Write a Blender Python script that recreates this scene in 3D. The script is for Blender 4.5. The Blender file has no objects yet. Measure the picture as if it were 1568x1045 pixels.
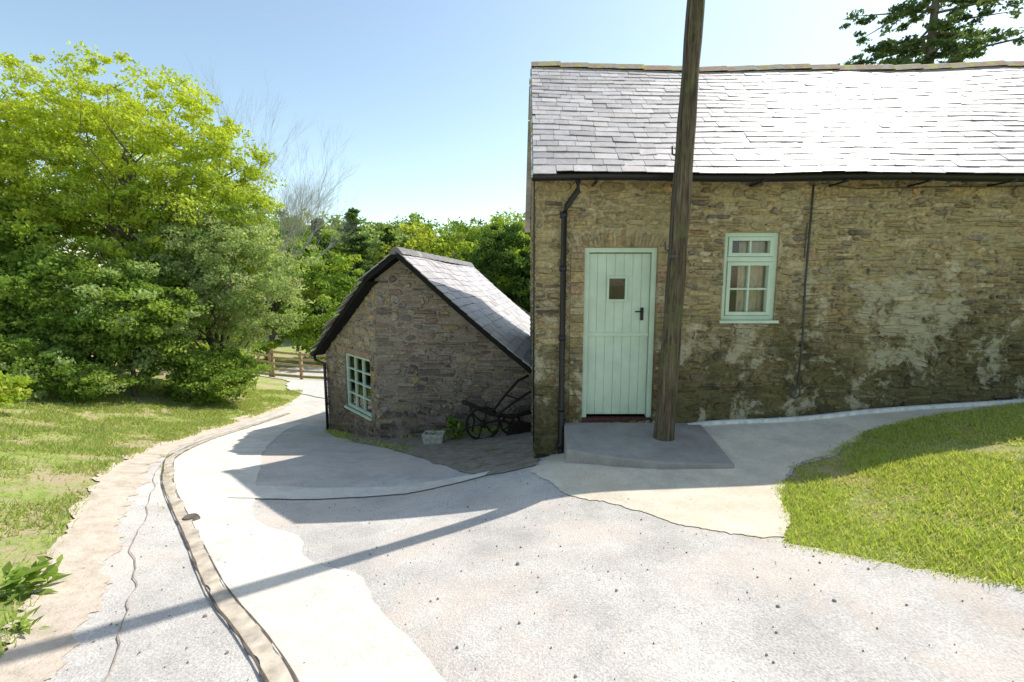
import bpy, math, random
import numpy as np
from mathutils import Vector, noise as mnoise
from mathutils.geometry import delaunay_2d_cdt
R=np.random.RandomState(7); random.seed(7)
sc=bpy.context.scene
# ---------------------------------------------------------------- helpers
def link(o): sc.collection.objects.link(o); return o
def empty(name,loc=(0,0,0)):
    o=bpy.data.objects.new(name,None); o.location=(0,0,0); o.empty_display_size=.2; return link(o)
class MB:
    def __init__(s): s.v=[]; s.f=[]; s.c=[]
    def add(s,vs,fs,col=(1,1,1)):
        b=len(s.v); s.v.extend([tuple(map(float,v)) for v in vs]); s.c.extend([col]*len(vs))
        s.f.extend([tuple(b+i for i in f) for f in fs])
    def box(s,x0,x1,y0,y1,z0,z1,col=(1,1,1)):
        vs=[(x0,y0,z0),(x1,y0,z0),(x1,y1,z0),(x0,y1,z0),(x0,y0,z1),(x1,y0,z1),(x1,y1,z1),(x0,y1,z1)]
        s.add(vs,[(3,2,1,0),(4,5,6,7),(0,1,5,4),(1,2,6,5),(2,3,7,6),(3,0,4,7)],col)
    def obox(s,O,U,Vv,N,u0,u1,v0,v1,n0,n1,col=(1,1,1)):
        O,U,Vv,N=map(Vector,(O,U,Vv,N))
        vs=[O+U*u+Vv*v+N*n for n in(n0,n1) for (u,v) in((u0,v0),(u1,v0),(u1,v1),(u0,v1))]
        s.add(vs,[(3,2,1,0),(4,5,6,7),(0,1,5,4),(1,2,6,5),(2,3,7,6),(3,0,4,7)],col)
    def tube(s,pts,rad,n=8,col=(1,1,1),cap=True):
        pts=[Vector(p) for p in pts]; 
        if not hasattr(rad,'__len__'): rad=[rad]*len(pts)
        vs=[];fs=[]
        for i,p in enumerate(pts):
            d=(pts[min(i+1,len(pts)-1)]-pts[max(i-1,0)]); 
            if d.length<1e-9: d=Vector((0,0,1))
            d.normalize(); a=Vector((0,0,1)) if abs(d.z)<.9 else Vector((1,0,0))
            e=d.cross(a).normalized(); g=d.cross(e)
            for k in range(n):
                t=2*math.pi*k/n; vs.append(p+(e*math.cos(t)+g*math.sin(t))*rad[i])
        for i in range(len(pts)-1):
            for k in range(n):
                k2=(k+1)%n; fs.append((i*n+k,i*n+k2,(i+1)*n+k2,(i+1)*n+k))
        if cap: fs.append(tuple(range(n))[::-1]); fs.append(tuple((len(pts)-1)*n+k for k in range(n)))
        s.add(vs,fs,col)
    def obj(s,name,mat,parent=None,smooth=False,bevel=0):
        me=bpy.data.meshes.new(name); me.from_pydata(s.v,[],s.f)
        ca=me.attributes.new('Col','FLOAT_COLOR','POINT')
        ca.data.foreach_set('color',np.array([(c[0],c[1],c[2],1) for c in s.c],dtype=np.float32).ravel())
        me.materials.append(mat)
        if smooth: me.polygons.foreach_set('use_smooth',[True]*len(me.polygons))
        me.update(); o=link(bpy.data.objects.new(name,me))
        if parent: o.parent=parent
        if bevel:
            b=o.modifiers.new('b','BEVEL'); b.width=bevel; b.segments=2; b.limit_method='ANGLE'
        return o
def bigmesh(name,V,k,C,mat,parent=None):
    n=len(V); nf=n//k; me=bpy.data.meshes.new(name)
    me.vertices.add(n); me.vertices.foreach_set('co',np.asarray(V,dtype=np.float32).ravel())
    me.loops.add(n); me.loops.foreach_set('vertex_index',np.arange(n,dtype=np.int32))
    me.polygons.add(nf); me.polygons.foreach_set('loop_start',np.arange(nf,dtype=np.int32)*k)
    me.polygons.foreach_set('loop_total',np.full(nf,k,dtype=np.int32))
    ca=me.attributes.new('Col','FLOAT_COLOR','POINT')
    C4=np.ones((n,4),dtype=np.float32); C4[:,:3]=C; ca.data.foreach_set('color',C4.ravel())
    me.materials.append(mat); me.update(calc_edges=True); me.validate()
    o=link(bpy.data.objects.new(name,me))
    if parent: o.parent=parent
    return o
# ---------------------------------------------------------------- materials
def newmat(name,rough=.9,spec=.3):
    m=bpy.data.materials.new(name); m.use_nodes=True; nt=m.node_tree; b=nt.nodes['Principled BSDF']
    b.inputs['Roughness'].default_value=rough; b.inputs['Specular IOR Level'].default_value=spec
    return m,nt,b
def pos(nt,scale=(1,1,1)):
    g=nt.nodes.new('ShaderNodeNewGeometry'); mp=nt.nodes.new('ShaderNodeMapping'); mp.inputs['Scale'].default_value=scale
    nt.links.new(g.outputs['Position'],mp.inputs['Vector']); return mp.outputs[0]
def noise(nt,scale,detail=4,rough=.55,vec=None,dist=0):
    n=nt.nodes.new('ShaderNodeTexNoise'); n.inputs['Scale'].default_value=scale; n.inputs['Detail'].default_value=detail
    n.inputs['Roughness'].default_value=rough; n.inputs['Distortion'].default_value=dist
    nt.links.new(vec if vec is not None else pos(nt),n.inputs['Vector']); return n.outputs['Fac']
def ramp(nt,fac,stops):
    r=nt.nodes.new('ShaderNodeValToRGB'); e=r.color_ramp.elements
    while len(e)<len(stops): e.new(.5)
    for i,(p,c) in enumerate(stops):
        e[i].position=p; e[i].color=(c,c,c,1) if not hasattr(c,'__len__') else (*c,1)
    nt.links.new(fac,r.inputs[0]); return r.outputs[0]
def setin(nt,sock,v):
    if isinstance(v,bpy.types.NodeSocket): nt.links.new(v,sock)
    elif hasattr(v,'__len__') : sock.default_value=(*v,1) if len(v)==3 else v
    else: sock.default_value=v
def mix(nt,f,a,b,blend='MIX'):
    n=nt.nodes.new('ShaderNodeMix'); n.data_type='RGBA'; n.blend_type=blend
    setin(nt,n.inputs[0],f); setin(nt,n.inputs[6],a); setin(nt,n.inputs[7],b); return n.outputs[2]
def math_(nt,op,a,b=0.0):
    n=nt.nodes.new('ShaderNodeMath'); n.operation=op; setin(nt,n.inputs[0],a); setin(nt,n.inputs[1],b); return n.outputs[0]
def mrange(nt,v,a,b,c=0.0,d=1.0):
    n=nt.nodes.new('ShaderNodeMapRange'); nt.links.new(v,n.inputs[0])
    for i,k in zip((1,2,3,4),(a,b,c,d)): n.inputs[i].default_value=k
    return n.outputs[0]
def bump(nt,b,h,strength=.5,dist=.01):
    n=nt.nodes.new('ShaderNodeBump'); n.inputs['Strength'].default_value=strength; n.inputs['Distance'].default_value=dist
    nt.links.new(h,n.inputs['Height']); nt.links.new(n.outputs[0],b.inputs['Normal'])
def attr(nt):
    a=nt.nodes.new('ShaderNodeAttribute'); a.attribute_name='Col'; return a.outputs['Color']
def xyz(nt):
    g=nt.nodes.new('ShaderNodeNewGeometry'); s=nt.nodes.new('ShaderNodeSeparateXYZ'); nt.links.new(g.outputs['Position'],s.inputs[0]); return s.outputs
def simple(name,col,rough=.6,spec=.4,var=.25,scale=20,bs=.2,metal=0):
    m,nt,b=newmat(name,rough,spec); b.inputs['Metallic'].default_value=metal
    f=ramp(nt,noise(nt,scale,4),[(.3,1-var),(.7,1+var*.4)])
    nt.links.new(mix(nt,1.0,col,f,'MULTIPLY'),b.inputs['Base Color']); bump(nt,b,noise(nt,scale*3,3),bs,.005); return m
def stone_mat(name,zlo,zhi,damp,lime,limeamt,slope,zl0,zl1,blotch,thr=.61,spot=None):
    m,nt,b=newmat(name,.92,.2)
    c=mix(nt,1.0,attr(nt),ramp(nt,noise(nt,26,5,.7),[(.32,.5),(.5,.95),(.70,1.5)]),'MULTIPLY')
    s=xyz(nt); zz=math_(nt,'SUBTRACT',s[2],math_(nt,'MULTIPLY',s[0],slope))
    big=math_(nt,'MULTIPLY',math_(nt,'SUBTRACT',noise(nt,1.3,5,.68),.5),2.4)
    c=mix(nt,ramp(nt,noise(nt,2.0,6,.7,dist=.4),[(.45,0.0),(.60,.6)]),c,blotch)
    dark=mix(nt,1.0,c,damp,'MULTIPLY')
    c=mix(nt,mrange(nt,math_(nt,'ADD',zz,big),zlo,zhi),dark,c)
    lz=mrange(nt,s[2],zl1,zl0,.0,.06); f=math_(nt,'ADD',noise(nt,2.3,7,.76,dist=.3),lz)
    if spot:
        mp=nt.nodes.new('ShaderNodeMapping'); mp.inputs['Location'].default_value=(-spot[0],-spot[1],-spot[2])
        g=nt.nodes.new('ShaderNodeNewGeometry'); nt.links.new(g.outputs['Position'],mp.inputs[0]); ln=nt.nodes.new('ShaderNodeVectorMath'); ln.operation='LENGTH'; nt.links.new(mp.outputs[0],ln.inputs[0])
        f=math_(nt,'ADD',f,mrange(nt,ln.outputs['Value'],.1,.7,.12,0.0))
    lm=ramp(nt,f,[(thr,0.0),(thr+.06,limeamt)])
    c=mix(nt,lm,c,lime)
    c=mix(nt,ramp(nt,noise(nt,10,5,.75),[(.60,0.0),(.68,.45)]),c,(.42,.39,.27))
    c=mix(nt,ramp(nt,noise(nt,6,5,.75,pos(nt,(1,1,2.2))),[(.58,0.0),(.66,.6)]),c,(.10,.085,.06))
    nt.links.new(c,b.inputs['Base Color']); bump(nt,b,noise(nt,40,5,.7),.9,.014); return m
M={}
M['wall']=stone_mat('rubble_stone',.15,1.35,(.36,.37,.30),(.55,.49,.34),.65,.12,1.6,2.1,(.42,.34,.175),.60,(4.65,5.4,1.25))
M['wall2']=stone_mat('rubble_stone_grey',-1.3,.3,(.62,.59,.55),(.42,.34,.25),.5,.0,-.2,1.0,(.27,.22,.17),.60)
def slate_mat():
    m,nt,b=newmat('slate',.5,.5)
    c=mix(nt,1.0,attr(nt),ramp(nt,noise(nt,12,5,.7),[(.3,.78),(.7,1.12)]),'MULTIPLY')
    c=mix(nt,ramp(nt,noise(nt,5,5,.75),[(.56,0.0),(.64,.5)]),c,(.52,.50,.44))
    c=mix(nt,ramp(nt,noise(nt,2.5,5,.75),[(.58,0.0),(.68,.4)]),c,(.24,.21,.21))
    nt.links.new(c,b.inputs['Base Color']); bump(nt,b,noise(nt,30,4),.35,.006); return m
M['slate']=slate_mat()
def ridge_mat():
    m,nt,b=newmat('clay_ridge',.85,.2)
    c=mix(nt,ramp(nt,noise(nt,6,5,.7),[(.45,0.0),(.55,1.0)]),attr(nt),(.38,.36,.28))
    c=mix(nt,ramp(nt,noise(nt,4,5,.7),[(.53,0.0),(.60,1.0)]),c,(.48,.43,.08))
    nt.links.new(c,b.inputs['Base Color']); bump(nt,b,noise(nt,30,4),.6,.01); return m
M['ridge']=ridge_mat()
M['black']=simple('black_plastic',(.012,.012,.013),.45,.5,.3,8,.1)
M['sage']=simple('sage_paint',(.56,.66,.50),.45,.4,.12,5,.05)
M['dark']=simple('dark_interior',(.02,.02,.018),.9,.1,.3,4,.1)
M['curtain']=simple('curtain_cloth',(.58,.52,.38),.9,.1,.3,14,.3)
M['iron']=simple('rusty_iron',(.035,.024,.018),.85,.3,.5,25,.6)
M['cable']=simple('grey_cable',(.08,.075,.07),.7,.3,.3,9,.1)
M['reddoor']=simple('red_threshold',(.10,.04,.03),.8,.2,.4,20,.3)
M['planter']=simple('mossy_stone',(.56,.53,.42),.95,.1,.5,30,.9)
M['fence']=simple('fence_timber',(.46,.33,.20),.85,.2,.4,12,.5)
def glass():
    m,nt,b=newmat('window_glass',.04,.6); nt.nodes.remove(b)
    out=nt.nodes['Material Output']; t=nt.nodes.new('ShaderNodeBsdfTransparent'); g=nt.nodes.new('ShaderNodeBsdfGlossy'); g.inputs['Roughness'].default_value=.03
    f=nt.nodes.new('ShaderNodeFresnel'); f.inputs[0].default_value=1.5; mx=nt.nodes.new('ShaderNodeMixShader')
    nt.links.new(f.outputs[0],mx.inputs[0]); nt.links.new(t.outputs[0],mx.inputs[1]); nt.links.new(g.outputs[0],mx.inputs[2]); nt.links.new(mx.outputs[0],out.inputs[0]); return m
M['glass']=glass()
def leaf_mat(name='leaves',tr=.5):
    m,nt,b=newmat(name); out=nt.nodes['Material Output']; a=attr(nt); nt.nodes.remove(b); b=nt.nodes.new('ShaderNodeBsdfDiffuse')
    nt.links.new(a,b.inputs['Color']); t=nt.nodes.new('ShaderNodeBsdfTranslucent')
    nt.links.new(mix(nt,1.0,a,(1.2,1.2,.6),'MULTIPLY'),t.inputs['Color']); mx=nt.nodes.new('ShaderNodeMixShader'); mx.inputs[0].default_value=tr
    nt.links.new(b.outputs[0],mx.inputs[1]); nt.links.new(t.outputs[0],mx.inputs[2]); nt.links.new(mx.outputs[0],out.inputs[0]); return m
M['leaf']=leaf_mat()
M['bark']=simple('bark',(.18,.155,.12),.95,.1,.5,9,.8)
M['paletwig']=simple('pale_bark',(.42,.41,.39),.95,.1,.3,9,.3)
def pole_mat():
    m,nt,b=newmat('weathered_pole',.9,.15)
    v=pos(nt,(14,14,.9)); f=noise(nt,3,6,.7,v)
    c=ramp(nt,f,[(.32,(.03,.023,.015)),(.5,(.12,.092,.06)),(.70,(.26,.20,.13))])
    c=mix(nt,ramp(nt,noise(nt,3.5,5,.7),[(.5,0.0),(.62,.7)]),c,(.14,.15,.06))
    nt.links.new(c,b.inputs['Base Color']); bump(nt,b,f,1.0,.03); return m
M['pole']=pole_mat()
def ground_mat():
    m,nt,b=newmat('grass_ground',.95,.1)
    c=ramp(nt,noise(nt,9,5,.75),[(.3,(.17,.22,.05)),(.5,(.30,.37,.09)),(.72,(.44,.46,.16))])
    c=mix(nt,ramp(nt,noise(nt,1.1,6,.72),[(.46,0.0),(.58,.85)]),c,(.50,.39,.26))
    nt.links.new(c,b.inputs['Base Color']); bump(nt,b,noise(nt,40,4,.7),.8,.03); return m
def tarmac_mat():
    m,nt,b=newmat('old_tarmac',.93,.15)
    c=ramp(nt,noise(nt,85,3,.65),[(.30,(.43,.395,.36)),(.5,(.61,.565,.515)),(.70,(.76,.71,.65))])
    c=mix(nt,1.0,c,ramp(nt,noise(nt,1.8,7,.72),[(.32,.76),(.62,1.08)]),'MULTIPLY')
    c=mix(nt,ramp(nt,noise(nt,.9,6,.72,dist=.5),[(.48,0.0),(.62,.55)]),c,(.66,.54,.44))
    c=mix(nt,ramp(nt,noise(nt,14,5,.8),[(.62,0.0),(.70,.5)]),c,(.34,.295,.26))
    nt.links.new(c,b.inputs['Base Color']); bump(nt,b,noise(nt,90,3,.7),.8,.012); return m
def conc_mat(name,base,warm):
    m,nt,b=newmat(name,.9,.2)
    c=mix(nt,1.0,base,ramp(nt,noise(nt,2.5,7,.74),[(.3,.72),(.65,1.08)]),'MULTIPLY')
    c=mix(nt,ramp(nt,noise(nt,1.3,6,.72),[(.48,0.0),(.62,.5)]),c,warm)
    c=mix(nt,1.0,c,ramp(nt,noise(nt,70,3,.6),[(.3,.86),(.7,1.07)]),'MULTIPLY')
    c=mix(nt,ramp(nt,noise(nt,9,6,.8),[(.60,0.0),(.70,.4)]),c,tuple(k*.55 for k in base))
    nt.links.new(c,b.inputs['Base Color']); bump(nt,b,noise(nt,50,4,.7),.6,.008); return m
def soil_mat(name='mossy_soil',k=1,moss=.8,con=1.0):
    m,nt,b=newmat(name,.95,.1)
    lo,hi=.205-.105*con,.205+.085*con
    c=ramp(nt,noise(nt,8,6,.75),[(.3,(lo*1.15*k,lo*k,lo*.78*k)),(.5,(.25*k,.205*k,.165*k)),(.7,(hi*1.15*k,hi*k,hi*.82*k))])
    c=mix(nt,ramp(nt,noise(nt,3,5,.7),[(.54,0.0),(.62,moss)]),c,(.17,.19,.08))
    nt.links.new(c,b.inputs['Base Color']); bump(nt,b,noise(nt,45,5,.7),.8,.015); return m
M['ground']=ground_mat(); M['tarmac']=tarmac_mat()
M['conc']=conc_mat('pale_concrete',(.78,.73,.64),(.68,.58,.47)); M['cream']=conc_mat('cream_concrete',(.76,.67,.53),(.64,.52,.37))
M['slab']=conc_mat('slab_concrete',(.38,.345,.31),(.28,.24,.19)); M['soil']=soil_mat(k=1.3,con=.8); M['dirt']=soil_mat('pink_dirt',2.5,.25,.45)
M['kerb']=simple('kerb_white',(.80,.77,.70),.9,.2,.3,14,.4)
M['groove']=simple('drain_groove',(.15,.12,.095),.9,.2,.5,12,.5)
M['crack']=simple('crack_fill',(.40,.33,.26),.95,.1,.5,12,.5)
M['chan']=simple('drain_channel_concrete',(.60,.51,.40),.95,.2,.45,9,.8)
M['gravelmat']=simple('pale_gravel',(.62,.60,.56),.95,.1,.5,30,.9)
M['pebble']=simple('pebbles',(.30,.26,.23),.9,.2,.4,60,.3)
# ---------------------------------------------------------------- terrain
CP=np.array([(0,0,0),(0,1.8,0),(1.5,1.5,0),(3,1.5,.05),(2.65,2.2,.04),(1.71,2.78,-.06),(2.27,3.7,-.13),(2.7,4.15,-.13),(3.8,4.74,-.0),
(5,3.2,.36),(7,3,.5),(3.6,3.2,.18),(6,5.4,.2),(4,5.4,.06),(2.3,5.4,-.08),(9,5.4,.42),(.28,5.4,-.53),(.5,4.5,-.24),(1.2,4.0,-.19),(0,4,-.33),(-1.3,3,-.28),
(-2.5,4.2,-.5),(-2.4,8,-1.16),(0,8,-1.0),(.2,6.5,-.75),(-4.1,10,-1.65),(-6.3,13.5,-2.0),(-10.5,22,-3.0),(-7,20,-2.8),(-5.5,7.3,-1.0),(-9.6,8.4,-.65),(-3,2.7,-.22),
(-5,3,.15),(-6.5,5.2,-.25),(-10,5,.35),(8,0,.3),(-4,-3,.25),(4,-5,.25),(3,10,-1.2),(8,10,-.6),(-14,14,-.7),(-10,12,-1.1),(-9,17,-2.1),(0,14,-2.2),(-18,8,.3),(14,5,.6)],float)
def Kf(r2): return np.where(r2>1e-12,.5*r2*np.log(np.maximum(r2,1e-12)),0)
_n=len(CP); _d=((CP[:,None,:2]-CP[None,:,:2])**2).sum(-1); A=np.zeros((_n+3,_n+3)); A[:_n,:_n]=Kf(_d)+np.eye(_n)*.05
A[:_n,_n]=1;A[:_n,_n+1:]=CP[:,:2];A[_n,:_n]=1;A[_n+1:,:_n]=CP[:,:2].T
W=np.linalg.solve(A,np.concatenate([CP[:,2],[0,0,0]]))
def H(x,y):
    x=np.asarray(x,float);y=np.asarray(y,float); sh=x.shape; X=x.ravel();Y=y.ravel()
    xc=np.clip(X,-20,15); yc=np.clip(Y,-7,24); z=np.full(X.shape,W[_n])+W[_n+1]*xc+W[_n+2]*yc
    for i in range(_n): z+=W[i]*Kf((xc-CP[i,0])**2+(yc-CP[i,1])**2)
    r=np.hypot(X+2,Y-6); w=np.clip((r-18)/22,0,1); w=w*w*(3-2*w)
    far=-3.6+np.maximum(0,Y-45)*.10*np.clip((260-Y)/200,0,1)+np.where(X<0,np.clip(-X-25,0,60)*.06,0)+np.clip(X-8,0,20)*.15
    z=z*(1-w)+far*w
    return z.reshape(sh)
def h(x,y): return float(H(np.array([x]),np.array([y]))[0])
def axis(a,b,s,lim):
    l=list(np.arange(a,b+1e-6,s)); st=s; v=b
    while v<lim: st*=1.25; v+=st; l.append(v)
    st=s; v=a
    while v>-lim: st*=1.25; v-=st; l.insert(0,v)
    return np.array(l)
ax=axis(-10,9,.1,700); ay=axis(-1,14,.1,700); GX,GY=np.meshgrid(ax,ay); GZ=H(GX,GY)
gme=bpy.data.meshes.new('ground'); nx,ny=len(ax),len(ay)
ii=np.arange(nx*ny).reshape(ny,nx); F=np.stack([ii[:-1,:-1],ii[:-1,1:],ii[1:,1:],ii[1:,:-1]],-1).reshape(-1,4)
gme.vertices.add(nx*ny); gme.vertices.foreach_set('co',np.stack([GX,GY,GZ],-1).astype(np.float32).ravel())
gme.loops.add(len(F)*4); gme.loops.foreach_set('vertex_index',F.astype(np.int32).ravel()); gme.polygons.add(len(F))
gme.polygons.foreach_set('loop_start',np.arange(len(F),dtype=np.int32)*4); gme.polygons.foreach_set('loop_total',np.full(len(F),4,dtype=np.int32))
gme.polygons.foreach_set('use_smooth',[True]*len(F)); gme.materials.append(M['ground']); gme.update(calc_edges=True); link(bpy.data.objects.new('ground',gme))
def inpoly(px,py,poly):
    c=np.zeros(px.shape,bool); n=len(poly)
    for i in range(n):
        x1,y1=poly[i];x2,y2=poly[(i+1)%n]
        if y1==y2: continue
        k=((y1>py)!=(y2>py))&(px<(x2-x1)*(py-y1)/(y2-y1)+x1); c^=k
    return c
def catmull(pts,m=8,closed=False):
    out=[];n=len(pts)
    for i in range(n if closed else n-1):
        g=lambda k: np.array(pts[k%n] if closed else pts[min(max(k,0),n-1)],float)
        p0,p1,p2,p3=g(i-1),g(i),g(i+1),g(i+2)
        for j in range(m):
            t=j/m; out.append(tuple(.5*((2*p1)+(-p0+p2)*t+(2*p0-5*p1+4*p2-p3)*t*t+(-p0+3*p1-3*p2+p3)*t**3)))
    if not closed: out.append(tuple(pts[-1]))
    return out
def resample(poly,s,jit,lf=1.0):
    out=[];n=len(poly)
    for i in range(n):
        a=np.array(poly[i]);b=np.array(poly[(i+1)%n]);L=np.hypot(*(b-a));k=max(1,int(L/s))
        for j in range(k):
            p=a+(b-a)*j/k; q=Vector((p[0]*3,p[1]*3,0)); v=mnoise.noise_vector(q)*lf+.5*mnoise.noise_vector(q*4)+.4*mnoise.noise_vector(q*10)
            out.append((p[0]+v.x*jit,p[1]+v.y*jit))
    return out
def sheet(name,poly,mat,off,s=.14,jit=.05,smooth=True,bs=.5,lf=1.0):
    if smooth: poly=catmull(poly,6,True)
    B=resample(poly,s*bs,jit,lf); b=np.array(B); xs=np.arange(b[:,0].min(),b[:,0].max(),s); ys=np.arange(b[:,1].min(),b[:,1].max(),s)
    X,Y=np.meshgrid(xs,ys);X=X.ravel();Y=Y.ravel();k=inpoly(X,Y,B); pts=[Vector(p) for p in B]+[Vector((x,y)) for x,y in zip(X[k],Y[k])]
    nb=len(B); r=delaunay_2d_cdt(pts,[(i,(i+1)%nb) for i in range(nb)],[list(range(nb))],1,1e-6)
    V=np.array([(v.x,v.y) for v in r[0]]); Z=H(V[:,0],V[:,1])+off
    me=bpy.data.meshes.new(name); me.from_pydata([(a[0],a[1],z) for a,z in zip(V,Z)],[],[tuple(f) for f in r[2]])
    me.materials.append(mat); me.polygons.foreach_set('use_smooth',[True]*len(me.polygons)); me.update()
    o=link(bpy.data.objects.new(name,me))
    if me.polygons and me.polygons[0].normal.z<0: me.flip_normals()
    return o
LEFT=[(-7.3,16),(-6.6,13.1),(-5.95,8.9),(-5.4,7.0),(-4.33,4.9),(-3.3,3.3),(-2.3,2.0),(-1.9,1.0),(-1.6,-1),(-1.5,-5)]
GR=[(9,-.5),(5,1.1),(2.65,2.2),(1.75,2.76),(1.98,3.1),(2.27,3.7),(2.69,4.15),(3.2,4.38),(3.8,4.76),(5.95,5.15),(9,5.3)]
TAR=LEFT+[(9,-5)]+GR+[(9,5.6),(1.2,5.6),(1.0,8.4),(-2.2,8.3),(-3.9,10.2),(-4.0,13),(-4.6,17)]
sheet('tarmac_road',TAR,M['tarmac'],.008,.14,.05,False,.3)
sheet('dirt_verge',[(-6.9,13),(-6.2,8.9),(-5.6,7.0),(-4.5,4.9),(-3.45,3.3),(-2.45,2.0),(-2.05,1.0),(-1.75,.9),(-2.1,2.0),(-3.05,3.35),(-4.1,5.0),(-5.25,7.1),(-5.85,9.0),(-6.5,13)],M['dirt'],.013,.12,.10,True,.25)
sheet('gravel_yard',[(-7.6,15.6),(-4.2,15.0),(-2,19),(-3,26),(-12,27),(-13,23),(-9.5,19)],M['gravelmat'],.03,.4,.1)
CH=[(-.75,1.45),(-.97,1.74),(-1.28,2.07),(-1.75,2.53),(-2.31,3.15),(-2.78,3.67),(-3.41,4.36),(-3.87,4.95),(-4.55,5.96),(-5.4,7.9),(-5.8,9.9),(-6.0,12)]
CONC=[(-.60,1.35)]+CH[1:-2]+[(-5.75,10.5),(-5.1,10.8),(-4.9,9.6),(-3.9,7.0),(-3.1,5.4),(-2.53,4.29),(-2.32,3.87),(-2.02,3.59),(-1.64,3.34),(-1.48,3.03),(-1.27,2.82),(-1.0,2.68),(-.82,2.45),(-.65,2.16),(-.43,1.91),(-.28,1.69),(-.05,1.35)]
sheet('concrete_path',CONC,M['conc'],.015,.12,.022,True,.25)
sheet('concrete_band',[(-2.8,4.3),(-1.08,4.42),(-.3,4.8),(-.25,5.0),(-1.3,4.75),(-2.75,4.75)],M['conc'],.021,.12,.02,False)
sheet('concrete_apron',[(.2,4.5),(.465,3.84),(.87,3.5),(1.27,3.05),(1.78,2.80),(1.98,3.1),(2.25,3.7),(2.67,4.17),(3.2,4.42),(3.8,4.8),(6,5.25),(6,5.42),(.5,5.42)],M['cream'],.014,.1,.05,False,.25)
sheet('soil_patch',[(-4.0,9.6),(-2.7,7.6),(-2.0,7.1),(-1.12,6.05),(-.5,5.1),(-.3,4.8),(.3,4.75),(.4,8.3),(-2.3,8.3),(-3.9,10.1)],M['soil'],.018,.12,.06,False)
def ribbon(name,pts,w,mat,off,ht=0,jit=0,fr=1.0):
    P=catmull(pts,14); mb=MB(); vs=[];n=len(P)
    for i,p in enumerate(P):
        a=np.array(P[max(i-1,0)]);b=np.array(P[min(i+1,n-1)]);d=(b-a)/np.hypot(*(b-a)); nz=mnoise.noise(Vector((p[0]*fr,p[1]*fr,1)))+.3*mnoise.noise(Vector((p[0]*fr*5,p[1]*fr*5,1))); q=np.array([-d[1],d[0]])
        ww=w/2*(1+.8*mnoise.noise(Vector((p[0]*6,p[1]*6,4)))*(1 if jit else 0)); p=(p[0]+q[0]*nz*jit,p[1]+q[1]*nz*jit)
        z=h(*p)+off
        for s in(-1,1): vs.append((p[0]+q[0]*ww*s,p[1]+q[1]*ww*s,z))
    fs=[(2*i+1,2*i,2*i+2,2*i+3) for i in range(n-1)]
    if ht:
        b=len(vs); vs+= [(v[0],v[1],v[2]-ht) for v in vs]
        for i in range(n-1):
            fs+=[(2*i,b+2*i,b+2*i+2,2*i+2),(2*i+1,2*i+3,b+2*i+3,b+2*i+1)]
        fs+=[(0,1,b+1,b),(2*n-2,b+2*n-2,b+2*n-1,2*n-1)]
    mb.add(vs,fs); return mb.obj(name,mat)
ribbon('drain_channel',CH,.09,M['chan'],.020,0,.006)
ribbon('channel_joint',[(x-.043,y-.02) for x,y in CH],.013,M['groove'],.025,0,.014)
ribbon('channel_joint',[(x+.048,y+.015) for x,y in CH],.009,M['groove'],.025,0,.002)
ribbon('track_crack',[(-1.45,1.3),(-1.95,2.1),(-2.6,2.95),(-3.3,3.95),(-4.2,5.3),(-5.2,7.4)],.006,M['crack'],.018,0,.10,1.2)
ribbon('wall_kerb',[(1.9,5.34),(2.6,5.33),(3.5,5.3),(4.6,5.27),(6,5.2),(8.8,5.2)],.045,M['kerb'],.055,.1)
mb=MB(); mb.tube([(-2.74,3.70,h(-2.74,3.7)+.0),(-2.74,3.70,h(-2.74,3.7)+.04)],[.075,.055],9); mb.obj('drain_cover',M['groove'])
# ---------------------------------------------------------------- wall builder
def wall(mb,O,U,N,u0,u1,z0,top,brk,openings,depth=.13):
    O=Vector(O);U=Vector(U);N=Vector(N)
    us=sorted(set([u0,u1]+[b for b in brk if u0<b<u1]+[o[0] for o in openings]+[o[1] for o in openings]))
    zs=sorted(set([z0]+[o[2] for o in openings]+[o[3] for o in openings]))
    P=lambda u,z,n=0: O+U*u+N*n+Vector((0,0,z-O.z))
    for a,b in zip(us[:-1],us[1:]):
        for i,z in enumerate(zs):
            zt=zs[i+1] if i+1<len(zs) else None
            um=(a+b)/2; zm=(z+zt)/2 if zt is not None else None
            if zt is not None and any(o[0]<um<o[1] and o[2]<zm<o[3] for o in openings): continue
            ta,tb=(zt,zt) if zt is not None else (top(a),top(b))
            mb.add([P(a,z),P(b,z),P(b,tb),P(a,ta)],[(0,1,2,3)])
    for (a,b,c,d) in openings:
        for q in([(a,c),(a,d)],[(b,d),(b,c)],[(a,d),(b,d)],[(b,c),(a,c)]):
            (p,r),(s,t)=q; mb.add([P(p,r),P(s,t),P(s,t,-depth),P(p,r,-depth)],[(0,1,2,3)])
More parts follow.
